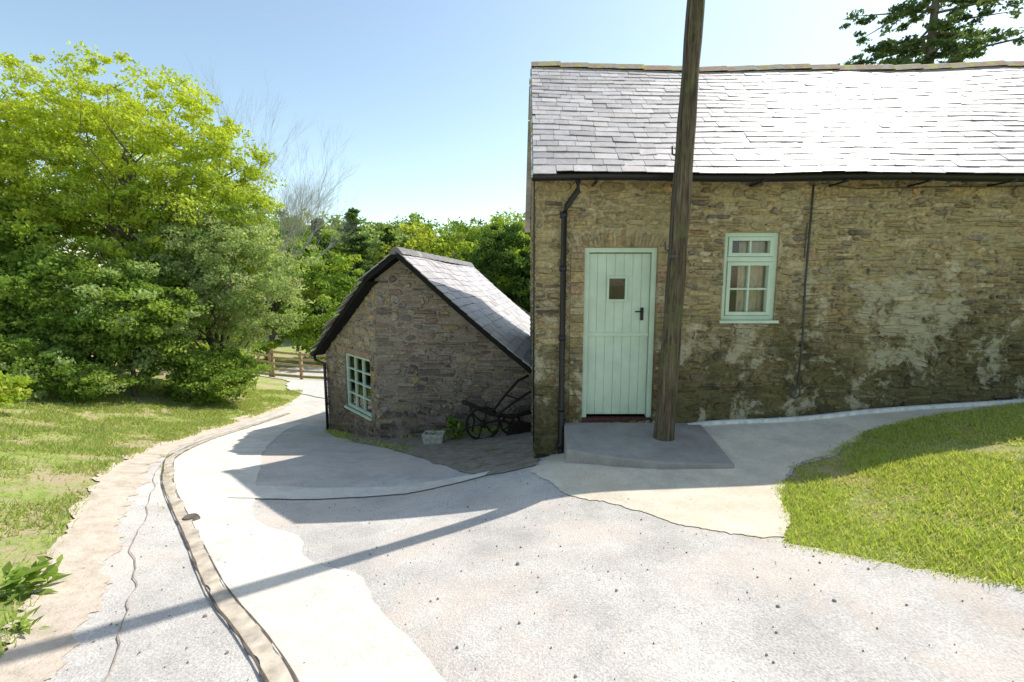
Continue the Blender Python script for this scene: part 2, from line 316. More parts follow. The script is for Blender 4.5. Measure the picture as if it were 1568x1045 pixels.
def stones(mb,O,U,N,u0,u1,z0,z1,top,openings,hr,wr,pal,rng,wave=.03,prot=(.006,.022),rag=.012):
    O=Vector(O);U=Vector(U);N=Vector(N); z=z0; row=0
    while z<z1:
        hh=rng.uniform(*hr); u=u0
        if rng.random()<.2: hh*=1.45
        while u<u1-.02:
            w=rng.uniform(*wr)*(.5 if rng.random()<.35 else 1); 
            if u+w>u1-.05: w=u1-u
            um=u+w/2; dz=wave*math.sin(um*.9+z*.4)+wave*.6*math.sin(um*2.3+z*1.7)+wave*1.3*mnoise.noise(Vector((um*1.5,z*1.5,5)))+rng.uniform(-rag,rag)
            ex=rng.uniform(-rag,rag*.8)
            subs=[(0,hh+ex)] if (hh<.07 or rng.random()<.55) else [(0,hh*(.42+rng.random()*.12)),(hh*.54,hh+ex)]
            for (s0,s1) in subs:
                a,b,c,d=u,u+w,z+dz+s0,z+dz+s1; ok=True
                for (oa,ob,oc,od) in openings:
                    if a<ob and b>oa and c<od and d>oc:
                        if od-c<.4*(d-c): c=od
                        elif d-oc<.4*(d-c): d=oc
                        elif a<oa: b=min(b,oa)
                        elif b>ob: a=max(a,ob)
                        else: ok=False
                if not ok or b-a<.03 or d-c<.018: continue
                tp=min(top(a),top(b))-.02
                if d>tp: d=tp
                if d-c<.02: continue
                g=rng.uniform(.003,.010); a+=g;b-=g;c+=g*.8;d-=g*.8; H_=d-c;W_=b-a; r=min(H_*.38,.035)
                if H_<.008: continue
                j=lambda s:rng.uniform(-s,s)
                tl=j(.04)*min(1,.15/W_)*(H_/.08)
                ring=[(a+r,c),(b-r,c),(b,c+r),(b,d-r),(b-r,d),(a+r,d),(a,d-r),(a,c+r)]
                ring=[(p+j(.009),q+j(min(.013,H_*.18))+tl*((p-a)/W_-.5)) for p,q in ring]
                pr=rng.uniform(*prot); tu=j(.009);tz=j(.009); cu=(a+b)/2;cz=(c+d)/2
                if rng.random()<.15: pr=.001
                vs=[];
                for (p,q) in ring: vs.append(O+U*p+Vector((0,0,q-O.z))+N*(-.004))
                ins=min(.009,H_*.2)
                for (p,q) in ring:
                    pp=p+(ins if p<cu else -ins); qq=q+(ins if q<cz else -ins)
                    vs.append(O+U*pp+Vector((0,0,qq-O.z))+N*(pr+tu*(p-cu)/W_*2+tz*(q-cz)/H_*2))
                fs=[(i,(i+1)%8,8+(i+1)%8,8+i) for i in range(8)]+[tuple(range(8,16))]
                k=rng.uniform(.68,1.25); cc=rng.choice(pal); mb.add(vs,fs,(cc[0]*k,cc[1]*k,cc[2]*k))
            u+=w
        z+=hh; row+=1
OCH=[(.44,.33,.165),(.48,.365,.195),(.36,.275,.15),(.39,.325,.20),(.52,.42,.26),(.25,.195,.13),(.42,.28,.15),(.21,.17,.13),(.34,.255,.145),(.40,.32,.17),(.30,.26,.16)]
GRY=[(.29,.225,.18),(.25,.20,.165),(.33,.26,.205),(.18,.155,.14),(.29,.23,.175),(.36,.29,.215),(.28,.18,.145),(.32,.275,.225)]
RED=[(.38,.25,.15),(.35,.21,.13),(.40,.27,.18),(.36,.26,.17)]
def slates(mb,O,U,S,N,L,Ws,rowh,sag,accept,wr,rng,pal,th=.008):
    O=Vector(O);U=Vector(U);S=Vector(S);N=Vector(N); nr=int(Ws/rowh)+1
    for i in range(nr):
        s=i*rowh; u=-rng.uniform(0,wr[1])
        if s>Ws-.03: break
        while u<L:
            w=rng.uniform(*wr); a=max(u,0)+.0025;b=min(u+w,L)-.0025; u+=w
            if b-a<.04: continue
            sl=min(rowh*1.9,Ws-s)
            if not accept((a+b)/2,s+sl/2): continue
            lo=s+rng.uniform(-.007,.005); tilt=rng.uniform(-.003,.003); up=.016+rng.uniform(-.003,.005); rot=rng.uniform(-.006,.006)
            if rng.random()<.015: lo-=.04; rot=rng.uniform(-.04,.04)
            vs=[]
            for (nn) in(0,th):
                for (p,q,e) in((a,lo,up-tilt),(b,lo+rot,up+tilt),(b,s+sl,.002),(a,s+sl,.002)):
                    vs.append(O+U*p+S*q+N*(e+nn)+Vector((0,0,sag(p,q))))
            c=rng.choice(pal);k=rng.uniform(.82,1.15)
            mb.add(vs,[(3,2,1,0),(4,5,6,7),(0,1,5,4),(1,2,6,5),(2,3,7,6),(3,0,4,7)],(c[0]*k,c[1]*k,c[2]*k))
SL=[(.49,.445,.435),(.52,.475,.465),(.45,.415,.41),(.56,.505,.49),(.51,.45,.43),(.41,.365,.365)]
rng=random.Random(3)
# ---------------------------------------------------------------- main house
house=empty('stone_cottage')
X0,X1,YF,YB=.28,9.5,5.4,10.2; EZ=2.84
DO=(.842,1.69,-.02,2.03); WO=(2.46,3.09,1.185,2.2)
mb=MB(); wall(mb,(0,YF,0),(1,0,0),(0,-1,0),X0,X1,-1.0,lambda u:2.86,[],[DO,WO])
sh=.03
mb.add([(X0,YF,-1.5),(X0+sh*4.8,YB,-1.9),(X0+sh*4.8,YB,2.8),(X0+sh*2.4,7.8,4.9),(X0,YF,2.86)],[(4,3,2,1,0)])
mb.add([(X0+.14,YB,-2),(X1,YB,-2),(X1,YB,2.8),(X0+.14,YB,2.8)],[(0,1,2,3)]); mb.add([(X1,YF,-1),(X1,YB,-1),(X1,YB,2.8),(X1,7.8,4.9),(X1,YF,2.86)],[(0,1,2,3,4)])
mb.c=[(.40,.32,.18)]*len(mb.v); mb.obj('wall_mortar',M['wall'],house)
mb=MB()
def vous(x0,x1,z0,z1):
    x=x0
    while x<x1-.02:
        w=rng.uniform(.03,.06); hh=rng.uniform(z1-z0-.09,z1-z0); c=rng.choice(RED+OCH[:5]);k=rng.uniform(.6,.95); pr=rng.uniform(.006,.014); t=(x-(x0+x1)/2)*.12
        a,b=x+.002,min(x+w,x1)-.002
        mb.add([(a,YF+.004,z0),(b,YF+.004,z0),(b+t,YF+.004,z0+hh),(a+t,YF+.004,z0+hh),(a+.006,YF-pr,z0+.006),(b-.006,YF-pr,z0+.006),(b+t-.006,YF-pr,z0+hh-.008),(a+t+.006,YF-pr,z0+hh-.008)],
        [(4,5,6,7),(0,1,5,4),(1,2,6,5),(2,3,7,6),(3,0,4,7)],(c[0]*k,c[1]*k,c[2]*k)); x+=w
vous(.66,1.86,2.035,2.23)
EX=[DO,WO,(.66,1.86,2.03,2.235),(.675,.842,-.1,2.03),(1.69,1.83,-.1,2.03)]
for (a,b) in((.678,.842),(1.69,1.828)):
    z=-.1
    while z<2.0:
        hh=rng.uniform(.06,.16); c=rng.choice(RED+OCH[:4]); k=rng.uniform(.7,1.1); q=min(z+hh,2.03)
        pr=rng.uniform(.012,.024); mb.obox((0,YF,0),(1,0,0),(0,0,1),(0,-1,0),a+.004,b-.002,z+.004,q-.004,-.002,pr,(c[0]*k,c[1]*k,c[2]*k)); z=q+ .001
stones(mb,(0,YF,0),(1,0,0),(0,-1,0),X0-.012,8.6,-.75,2.86,lambda u:2.86,EX,(.038,.095),(.08,.30),OCH,rng,.035,(.006,.028))
gt=lambda u: 2.86+ (u*.86 if u<2.4 else (4.8-u)*.86)
stones(mb,(X0,YF,0),(sh,1,0),(-1,sh,0),0,4.8,-1.5,4.9,gt,[],(.05,.12),(.12,.34),OCH+GRY,rng)
mb.obj('stonework',M['wall'],house)
S=Vector((0,2.62,2.27)).normalized(); N=Vector((0,-S.z,S.y)); Wr=math.hypot(2.62,2.27); LL=9.9
OE=Vector((X0-.05,5.2,2.80))
def sag(u,s):
    t=s/Wr; return -.085*math.sin(math.pi*min(max((u-.3)/7,0),1))*t-.02*math.sin(u*1.1)*t+.010*math.sin(u*2.1+s*1.5)+.012*mnoise.noise(Vector((u*1.1,s*1.3,3)))
mb=MB(); slates(mb,OE,(1,0,0),S,N,LL,Wr,.152,lambda u,s:sag(u,s)+0,lambda u,s:True,(.15,.34),rng,SL)
for i,v in enumerate(mb.v): mb.v[i]=(v[0]+sh*(v[1]-5.2)*max(0,1-(v[0]-X0)/6),v[1],v[2])
mb.obj('roof_slates',M['slate'],house)
mb=MB()
Sb=Vector((0,-2.5,2.2)).normalized()
slates(mb,(X0,YB+.2,2.80),(1,0,0),Sb,Vector((0,.66,.75)),LL,3.3,.2,lambda u,s:-.06,lambda u,s:True,(.2,.34),rng,SL)
mb.obj('rear_slates',M['slate'],house)
mb=MB()
for k in range(40):
    u0=k*LL/40;u1=(k+1)*LL/40
    def P(u,s,n): 
        p=OE+Vector((u,0,0))+S*s+N*n; return (p.x+sh*(p.y-5.2)*max(0,1-(p.x-X0)/6),p.y,p.z+sag(u,s)-.008)
    for a,b in((0.03,.8),(.8,1.6),(1.6,2.4),(2.4,3.1),(3.1,Wr)):
        mb.add([P(u0,a,0),P(u1,a,0),P(u1,b,0),P(u0,b,0)],[(0,1,2,3)])
mb.add([(X0,5.23,2.80),(X0+9.7,5.23,2.80),(X0+9.7,5.42,2.83),(X0,5.42,2.83)],[(0,1,2,3)])
mb.add([(X0+9.7,YB+.2,2.74),(X0+.12,YB+.2,2.74),(X0+.07,7.82,4.97),(X0+9.7,7.82,4.97)],[(0,1,2,3)])
mb.obj('roof_deck',M['dark'],house)
mb=MB(); u=0
while u<LL:
    w=.44; c=(.40+rng.uniform(-.05,.05),.25,.17); zr=OE.z+2.27+sag(u,Wr)+.0; zr2=OE.z+2.27+sag(u+w,Wr); x=OE.x+.08+u; vs=[]; jz=rng.uniform(-.008,.008)
    for (xx,z,e) in((x,zr,.0),(x+w+.02,zr2,.014)):
        for (yy,dz) in((-.13,-.07),(-.05,.03),(0,.055),(.05,.03),(.13,-.07)): vs.append((xx,7.82+yy,z+dz+e+.02+jz))
    mb.add(vs,[(i,5+i,6+i,i+1) for i in range(4)]+[(4,3,2,1,0),(5,6,7,8,9)],c); u+=w
mb.obj('ridge_tiles',M['ridge'],house)
mb=MB(); a=Vector((X0-.045,5.22,2.77)); b=Vector((X0+.03,7.8,5.0)); 
mb.tube([a,b],.022,6); mb.obj('verge',M['ridge'],house)
mb=MB(); n=9; xs=np.linspace(X0-.06,X1,60); 
for x0_,x1_ in zip(xs[:-1],xs[1:]):
    vs=[]
    for x in(x0_,x1_):
        zz=2.775+.010*math.sin((x-X0)*2.1)
        for r in(.058,.052):
            for k in range(n): t=math.pi+math.pi*k/(n-1); vs.append((x,5.17+r*math.cos(t),zz+r*math.sin(t)))
    fs=[(k,k+1,2*n+k+1,2*n+k) for k in range(n-1)]+[(n+k+1,n+k,3*n+k,3*n+k+1) for k in range(n-1)]+[(0,n,3*n,2*n),(2*n-1,n-1,3*n-1,4*n-1)]
    mb.add(vs,fs)
for x in np.arange(.9,9,.9): mb.box(x,x+.03,5.1,5.40,2.705,2.72)
mb.tube([(.72,5.17,2.72),(.72,5.18,2.62),(.62,5.30,2.48),(.59,5.33,2.40),(.585,5.33,-.45),(.585,5.30,-.52),(.62,5.2,-.60)],.034,10)
for z in(2.35,1.75,.95,.1,-.35): mb.tube([(.585,5.33,z),(.585,5.33,z+.06)],.043,10)
mb.tube([(X0-.03,5.34,2.86),(X0-.03,5.345,2.65),(X0-.02,5.37,-.3)],.009,6)
mb.obj('gutter_and_downpipe',M['black'],house,True)
mb=MB(); mb.tube([(3.41,5.365,2.72),(3.40,5.365,1.6),(3.42,5.365,.95),(3.40,5.365,.42)],.011,6); 
mb.tube([(3.37,5.365,2.3),(3.365,5.365,1.9)],.006,5)
mb.tube([(3.38+.055*math.cos(t),5.36,.33+.075*math.sin(t)) for t in np.linspace(1.4,7.9,26)],.009,6)
mb.tube([(3.5,5.38,2.74),(3.9,5.365,2.68),(5,5.365,2.70),(8,5.365,2.72)],.005,5)
mb.obj('service_cable',M['cable'],house,True)
def frame(mb,x0,x1,z0,z1,t,y0,y1,sill=True):
    mb.box(x0,x0+t,y0,y1,z0,z1); mb.box(x1-t,x1,y0,y1,z0,z1); mb.box(x0+t,x1-t,y0,y1,z1-t,z1)
    if sill: mb.box(x0+t,x1-t,y0,y1,z0,z0+t)
mb=MB(); y=5.44
frame(mb,.845,1.687,0,2.027,.055,y-.02,y+.07,False)
xa,xb=.903,1.629
def leafd(z0,z1,hole=None):
    nb=7; ws=(xb-xa)/nb
    for i in range(nb):
        a=xa+i*ws; 
        segs=[(z0,z1)]
        if hole and a+ws>hole[0]+.01 and a<hole[1]-.01: segs=[(z0,hole[2]),(hole[3],z1)]
        for s in segs: mb.box(a+.003,a+ws-.003,y+.022,y+.05,s[0],s[1])
    mb.box(xa,xb,y+.030,y+.055,z0,z1) if not hole else [mb.box(xa,hole[0],y+.03,y+.055,z0,z1),mb.box(hole[1],xb,y+.03,y+.055,z0,z1),mb.box(hole[0],hole[1],y+.03,y+.055,z0,hole[2]),mb.box(hole[0],hole[1],y+.03,y+.055,hole[3],z1)]
HO=(1.118,1.363,1.40,1.70)
leafd(.03,1.005); leafd(1.02,1.962,HO)
frame(mb,HO[0],HO[1],HO[2],HO[3],.028,y+.008,y+.045)
mb.box(xa,xb,y+.008,y+.03,.985,1.035)
mb.obj('door',M['sage'],house,bevel=.003)
mb=MB(); mb.box(.84,1.70,5.39,5.50,-.05,-.004); mb.obj('door_threshold',M['reddoor'],house,bevel=.006)
mb=MB(); mb.box(1.525,1.56,y+.005,y+.022,1.18,1.33); mb.tube([(1.542,y+.005,1.285),(1.542,y-.035,1.285),(1.45,y-.04,1.285)],.009,8); mb.obj('door_handle',M['black'],house,bevel=.002)
def window(par,O,U,N,w,z0,z1,cols,rows,fan):
    O=Vector(O);U=Vector(U);N=Vector(N);Z=Vector((0,0,1)); mb=MB(); t=.05
    B=lambda u0,u1,v0,v1,n0,n1:mb.obox(O,U,Z,N,u0,u1,v0,v1,n0,n1)
    B(0,t,z0,z1,-.11,-.03);B(w-t,w,z0,z1,-.11,-.03);B(t,w-t,z1-t,z1,-.11,-.03);B(t,w-t,z0,z0+t,-.11,-.03)
    B(-.03,w+.03,z0-.035,z0-.002,-.11,.045)
    zz=z0+t; top=z1-t
    if fan:
        f=top-.25; B(t,w-t,f-.035,f+.02,-.11,-.022)
        boxes=[(zz,f-.035),(f+.02,top)]
    else: boxes=[(zz,top)]
    for bi,(a,b) in enumerate(boxes):
        s=.042; l,r=t+.004,w-t-.004; a+=.004;b-=.004
        if fan: 
            B(l,l+s,a,b,-.10,-.015);B(r-s,r,a,b,-.10,-.015);B(l+s,r-s,b-s,b,-.10,-.015);B(l+s,r-s,a,a+s,-.10,-.015)
            cs=2; rs=2 if bi==0 else 1
        else: l-=s;r+=s;a-=s;b+=s;cs=cols;rs=rows
        for k in range(1,cs): u=l+s+(r-l-2*s)*k/cs; B(u-.011,u+.011,a+s,b-s,-.085,-.03)
        for k in range(1,rs): v=a+s+(b-a-2*s)*k/rs; B(l+s,r-s,v-.011,v+.011,-.084,-.031)
    mb.obj('window_frame',M['sage'],par,bevel=.003)
    mb=MB(); mb.obox(O,U,Z,N,.03,w-.03,z0+.03,z1-.03,-.075,-.07); mb.obj('window_glass',M['glass'],par)
    mb=MB(); 
    for (u0,u1,v0,v1,n0,n1) in((-.2,w+.2,z0-.3,z1+.3,-.9,-.88),(-.2,-.18,z0-.3,z1+.3,-.88,-.14),(w+.18,w+.2,z0-.3,z1+.3,-.88,-.14),(-.2,w+.2,z1+.28,z1+.3,-.88,-.14),(-.2,w+.2,z0-.3,z0-.28,-.88,-.14)):
        mb.obox(O,U,Z,N,u0,u1,v0,v1,n0,n1)
    mb.obj('room_interior',M['dark'],par)
    mb=MB(); nn=24; vs=[]
    for i in range(nn+1):
        u=w*.42+ (w*.62)*i/nn; d=-.2-.02*math.sin(i*1.7); vs+=[tuple(O+U*u+N*d+Z*(z0)),tuple(O+U*u+N*d+Z*(z1))]
    mb.add(vs,[(2*i,2*i+2,2*i+3,2*i+1) for i in range(nn)]); mb.obj('curtain',M['curtain'],par,True)
window(house,(2.46,5.4,0),(1,0,0),(0,-1,0),.63,1.185,2.2,2,2,True)
mb=MB(); mb.box(HO[0]+.01,HO[1]-.01,y+.035,y+.038,HO[2]+.01,HO[3]-.01); mb.obj('door_glass',M['glass'],house)
mb=MB(); mb.box(.85,1.68,y+.3,y+.32,0,2.0); mb.obj('hall_interior',M['dark'],house)
mb=MB(); T=[(.63,5.395),(.60,5.0),(.56,4.56),(1.0,4.36),(1.45,4.24),(2.13,4.2),(2.2,4.8),(2.27,5.395)]
tz=[-.05,-.06,-.085,-.09,-.095,-.10,-.07,-.055]
vs=[(x,y_,z) for (x,y_),z in zip(T,tz)]+[(x,y_,h(x,y_)-.25) for x,y_ in T]; n=8
mb.add(vs,[tuple(range(8))]+[(i,8+i,8+(i+1)%8,(i+1)%8) for i in range(8)]); mb.obj('door_slab',M['slab'],bevel=.02)
# ---------------------------------------------------------------- pole
mb=MB(); pb=Vector((1.655,4.87,-.3)); pts=[];rr=[]
for i in range(33):
    t=i/32; z=t*8.1; pts.append(pb+Vector((.033*z+.006*math.sin(t*9),.0+.012*math.sin(t*5),z))); rr.append(.106-.038*t+.004*math.sin(i*1.9)+.003*math.sin(i*.7))
mb.tube(pts,rr,20); mb.obj('telegraph_pole',M['pole'],None,True)
polep=bpy.data.objects['telegraph_pole']
mb=MB()
for z in(1.95,2.9):
    q=pb+Vector((.033*(z+.3),0,z+.3)); mb.tube([q+Vector((-.098,-.02,0)),q+Vector((-.135,-.02,.01)),q+Vector((-.14,-.02,.09))],.009,6)
q=pb+Vector((.033*2.2,0,2.2)); mb.box(q.x-.13,q.x-.03,q.y-.115,q.y-.09,q.z-.03,q.z+.0)
mb.tube([pb+Vector((.033*z-.09+.004*math.sin(z*7),-.04,z)) for z in np.linspace(1.6,8,22)],.007,5)
mb.obj('pole_fittings',M['cable'],polep)
# ---------------------------------------------------------------- small building
barn=empty('stone_outbuilding')
C=Vector((-2.37,8.0,0)); L=Vector((-4.12,10.04,0))
zl=lambda x,y: 2.12-.742*((x+1.9)*(-.9917)+(y-7.9)*.129)
zr=lambda x,y: 2.12-.84*((x+1.9)*.9917-(y-7.9)*.129)
roofz=lambda x,y: min(zl(x,y),zr(x,y))-.07
dU=(C-L).normalized(); dN=Vector((dU.y,-dU.x,0)); 
if dN.y>0: dN=-dN
LC=(C-L).length
topL=lambda u: roofz(*(L+dU*u)[:2]); topR=lambda u: roofz(C.x+u,8.0)
WB=(LC-1.57,LC-.335,-.86,.24)
mb=MB(); wall(mb,L,dU,dN,0,LC,-2.3,topL,[],[WB]); wall(mb,C,(1,0,0),(0,-1,0),0,3.3,-2.0,topR,[.47,.5],[])
B1=L+Vector((.5,3.4,0)); B2=Vector((1.6,13.3,0))
mb.add([(L.x,L.y,-2.4),(B1.x,B1.y,-2.4),(B1.x,B1.y,.3),(L.x,L.y,topL(0))],[(3,2,1,0)])
mb.add([(B1.x,B1.y,-2.4),(B2.x,B2.y,-2.4),(B2.x,B2.y,.0),(-1.2,13.3,2.0),(B1.x,B1.y,.3)],[(0,1,2,3,4)])
mb.c=[(.33,.27,.205)]*len(mb.v); mb.obj('wall_mortar',M['wall2'],barn)
mb=MB(); stones(mb,L,dU,dN,0,LC+.012,-2.0,2.1,topL,[WB,(WB[0]-.02,WB[1]+.02,.24,.36)],(.055,.12),(.09,.30),GRY+OCH,rng,.04,(.006,.025),.02)
stones(mb,C,(1,0,0),(0,-1,0),-.012,3.3,-1.6,2.1,topR,[],(.05,.13),(.09,.38),GRY+OCH[2:3],rng,.055,(.008,.04),.024)
x=WB[0]-.05
while x<WB[1]+.05:
    w=.06; c=rng.choice(RED); mb.obox(L,dU,(0,0,1),dN,x+.003,x+w,.245,.36,-.002,.02,c); x+=w
mb.obj('stonework',M['wall2'],barn)
window(barn,L+dU*WB[0],dU,dN,WB[1]-WB[0],WB[2],WB[3],3,4,False)
rd=Vector((.13,1,0)).normalized(); pr=Vector((rd.y,-rd.x,0)); 
A0=Vector((-1.93,7.72,2.16)); ang=math.atan(.84); Sr=(-pr*math.cos(ang)+Vector((0,0,math.sin(ang)))); Wd=2.75/math.cos(ang)
O1=A0-Sr*Wd; Nr=(pr*math.sin(ang)+Vector((0,0,math.cos(ang))))
sg=lambda u,s: -.05*math.sin(math.pi*min(s/Wd,1))+.02*math.sin(u*1.5)*s/Wd
mb=MB(); slates(mb,O1,rd,Sr,Nr,5.65,Wd,.17,sg,lambda u,s:True,(.18,.36),rng,SL)
angl=math.atan(.742); Sl=(pr*math.cos(angl)+Vector((0,0,math.sin(angl)))); Wl=2.75/math.cos(angl); O2=A0-Sl*Wl; Nl=(-pr*math.sin(angl)+Vector((0,0,math.cos(angl))))
def accl(u,s):
    p=O2+rd*u+Sl*s
    return p.y> max(7.72, 7.78+(-(p.x)-2.45)*1.166)
slates(mb,O2,rd,Sl,Nl,5.65,Wl,.17,lambda u,s:0,accl,(.18,.36),rng,SL)
mb.obj('roof_slates',M['slate'],barn)
mb=MB()
K=9
for i in range(K):
    s0=Wd*i/K;s1=Wd*(i+1)/K
    P=lambda u,s:O1+rd*u+Sr*s+Vector((0,0,sg(u,s)-.008))
    mb.add([P(.02,s0),P(5.6,s0),P(5.6,s1),P(.02,s1)],[(0,1,2,3)])
    P2=lambda u,s,o:O1+rd*u+Sr*s+Vector((0,0,sg(u,s)-o))
    mb.add([P2(.0,s0,0),P2(.0,s1,0),P2(.0,s1,.1),P2(.0,s0,.1),P2(.1,s0,.1),P2(.1,s1,.1)],[(0,3,2,1),(3,4,5,2)])
Ve=[Vector((-1.93,7.72,2.15)),Vector((-2.45,7.80,0)),Vector((-4.34,9.98,0))]
for v in Ve[1:]: v.z=zl(v.x,v.y)+.03
far1=Ve[2]+rd*3.5; apf=A0+rd*5.6
mb.add([v-Vector((0,0,.008)) for v in (Ve[0],Ve[1],Ve[2],far1,apf)],[(0,1,2,3,4)])
for a,b in((Ve[0],Ve[1]),(Ve[1],Ve[2])):
    d=(b-a); n_=Vector((d.y,-d.x,0)).normalized(); n_=n_ if n_.y>0 else -n_
    mb.add([a,b,b-Vector((0,0,.1)),a-Vector((0,0,.1)),a-Vector((0,0,.1))+n_*.22,b-Vector((0,0,.1))+n_*.22],[(0,1,2,3),(3,2,5,4)])
mb.obj('roof_deck',M['dark'],barn)
mb=MB(); u=0
while u<5.6:
    p=A0+rd*u; p2=A0+rd*min(u+.42,5.65); vs=[]
    for pp,e in((p,0),(p2,.012)):
        for (k,dz) in((-.13,-.08),(-.05,.02),(0,.045),(.05,.02),(.13,-.08)): vs.append(pp+pr*k+Vector((0,0,dz+e+.02)))
    mb.add(vs,[(i,5+i,6+i,i+1) for i in range(4)]+[(4,3,2,1,0),(5,6,7,8,9)],(.18,.155,.14)); u+=.42
mb.obj('ridge_tiles',M['slate'],barn)
mb=MB(); e=Ve[2]+Vector((-.03,-.05,-.06)); mb.tube([e,e+rd*3.4],.055,10)
pt=L+dU*.08+Vector((.02,-.08,0))+dN*.05; mb.tube([e+Vector((.02,.05,-.03)),e+Vector((.05,.03,-.14)),(pt.x,pt.y,-.1),(pt.x,pt.y,-1.75)],.032,8)
mb.obj('gutter_and_downpipe',M['black'],barn,True)
# ---------------------------------------------------------------- farm implement, planter, fence
imp=empty('rusty_horse_plough'); gy=7.55; 
def gz(x,y=gy): return h(x,y)+.03
mb=MB()
wc=Vector((-.48,7.4,gz(-.48)+.26))
mb.tube([wc+Vector((.27*math.cos(t),.09*math.cos(t),.27*math.sin(t))) for t in np.linspace(0,2*math.pi,33)],.022,6)
mb.tube([wc+Vector((0,-.07,0)),wc+Vector((0,.07,0))],.05,10)
for k in range(6): t=k*math.pi/3+.2; mb.tube([wc,wc+Vector((.27*math.cos(t),.09*math.cos(t),.27*math.sin(t)))],.013,5)
w2=Vector((-.02,7.5,gz(-.02)+.17))
mb.tube([w2+Vector((.16*math.cos(t),.06*math.cos(t),.16*math.sin(t))) for t in np.linspace(0,2*math.pi,25)],.02,6)
for k in range(5): t=k*math.pi*.4; mb.tube([w2,w2+Vector((.16*math.cos(t),.06*math.cos(t),.16*math.sin(t)))],.012,5)
g=gz(-.3)
mb.tube([(-.82,7.4,g+.62),(-.65,7.4,g+.55),(-.35,7.42,g+.40),(.0,7.5,g+.33),(.35,7.52,g+.42)],.036,8)
mb.tube([(-.35,7.42,g+.40),(-.15,7.5,g+.66),(.1,7.62,g+.92),(.28,7.68,g+1.0)],.022,6)
mb.tube([(-.25,7.35,g+.40),(.0,7.4,g+.58),(.25,7.45,g+.74),(.42,7.5,g+.8)],.022,6)
mb.tube([(-.7,7.4,g+.57),(-.62,7.36,g+.3),(-.66,7.36,g+.12)],.018,6); mb.tube([(-.5,7.36,g+.26),(-.2,7.4,g+.30),(.05,7.45,g+.2)],.02,6)
mb.tube([(.0,7.5,g+.35),(.05,7.48,g+.1),(.2,7.46,g+.02)],.03,6); mb.tube([(-.1,7.6,g+.68),(.1,7.4,g+.66)],.014,5)
mb.obj('frame_and_wheels',M['iron'],imp,True)
mb=MB(); mb.add([(-.1,7.4,g+.02),(.32,7.52,g+.0),(.38,7.45,g+.22),(.1,7.38,g+.3),(-.05,7.42,g+.2)],[(0,1,2,3,4)]); o=mb.obj('mouldboard',M['iron'],imp); s_=o.modifiers.new('s','SOLIDIFY'); s_.thickness=.012
pl=empty('stone_planter'); mb=MB(); px,py_=-1.28,7.3; z=gz(px,py_)-.03
a=[(-.19,-.11),(.17,-.13),(.18,.11),(-.17,.13)]
vs=[(px+x*.85,py_+y*.85,z) for x,y in a]+[(px+x,py_+y,z+.19) for x,y in a]+[(px+x*.8,py_+y*.8,z+.19) for x,y in a]+[(px+x*.75,py_+y*.75,z+.1) for x,y in a]
mb.add(vs,[(i,(i+1)%4,4+(i+1)%4,4+i) for i in range(4)]+[(4+i,4+(i+1)%4,8+(i+1)%4,8+i) for i in range(4)]+[(8+i,8+(i+1)%4,12+(i+1)%4,12+i) for i in range(4)]+[(12,13,14,15)]); mb.obj('trough',M['planter'],pl,bevel=.02)
mb=MB()
def fence(p0,p1,rails=4,ht=1.1,n=5,posts=.06):
    p0=Vector(p0);p1=Vector(p1)
    P=[p0.lerp(p1,i/(n-1)) for i in range(n)]
    for q in P: z=h(q.x,q.y); mb.box(q.x-posts,q.x+posts,q.y-posts,q.y+posts,z-.2,z+ht+.1)
    for a,b in zip(P[:-1],P[1:]):
        for k in range(rails):
            dz=.18+k*(ht-.2)/(rails-1); A_=Vector((a.x,a.y-.08,h(a.x,a.y)+dz));B_=Vector((b.x,b.y-.08,h(b.x,b.y)+dz)); d=(B_-A_).normalized(); u=Vector((0,0,1)); nn=d.cross(u)
            mb.obox(A_,d,u,nn,-.1,(B_-A_).length+.1,-.055,.055,-.02,.02)
fence((-11.5,21.8,0),(-9.0,22.2,0),5,1.3,3); fence((-8.9,22.2,0),(-6.0,24,0),4,1.15,3); fence((-11.6,21.7,0),(-16,19,0),4,1.1,4)
mb.obj('timber_gate_fence',M['fence'])
# ---------------------------------------------------------------- vegetation
def leaves(C0,rad,n,L,cols,squash=.75,rs=R,up=.3):
    m=len(C0); idx=np.repeat(np.arange(m),n); N_=len(idx)
    off=rs.normal(size=(N_,3)); off/= (np.linalg.norm(off,axis=1,keepdims=True)+1e-9); off*= (rs.rand(N_,1)**.55)
    off*=np.asarray(rad)[idx][:,None] if hasattr(rad,'__len__') else rad
    off[:,2]*=squash; P=C0[idx]+off
    d=rs.normal(size=(N_,3)); d[:,2]-=.2; d/=np.linalg.norm(d,axis=1,keepdims=True)
    nr=rs.normal(size=(N_,3)); nr[:,2]+=up*2; s=np.cross(d,nr); s/=np.linalg.norm(s,axis=1,keepdims=True)+1e-9
    l=(L*rs.uniform(.6,1.3,size=(N_,1))); w=l*.62
    V=np.stack([P-d*l/2,P+s*w/2,P+d*l/2,P-s*w/2],1).reshape(-1,3)
    Cc=np.asarray(cols)[idx]*rs.uniform(.75,1.25,size=(N_,1)); Cc=np.repeat(Cc,4,0)
    return V,Cc
def branchto(mb,a,b,r0,r1,n=5,w=.15):
    a=Vector(a);b=Vector(b);L_=(b-a).length;pts=[];rr=[]
    for i in range(n+1):
        t=i/n; p=a.lerp(b,t)+Vector((0,0,math.sin(t*math.pi)*L_*.06)); 
        if 0<i<n: p+=Vector((random.uniform(-1,1),random.uniform(-1,1),random.uniform(-1,1)))*L_*w*.3
        pts.append(p); rr.append(r0+(r1-r0)*t)
    mb.tube(pts,rr,6,cap=False); return pts
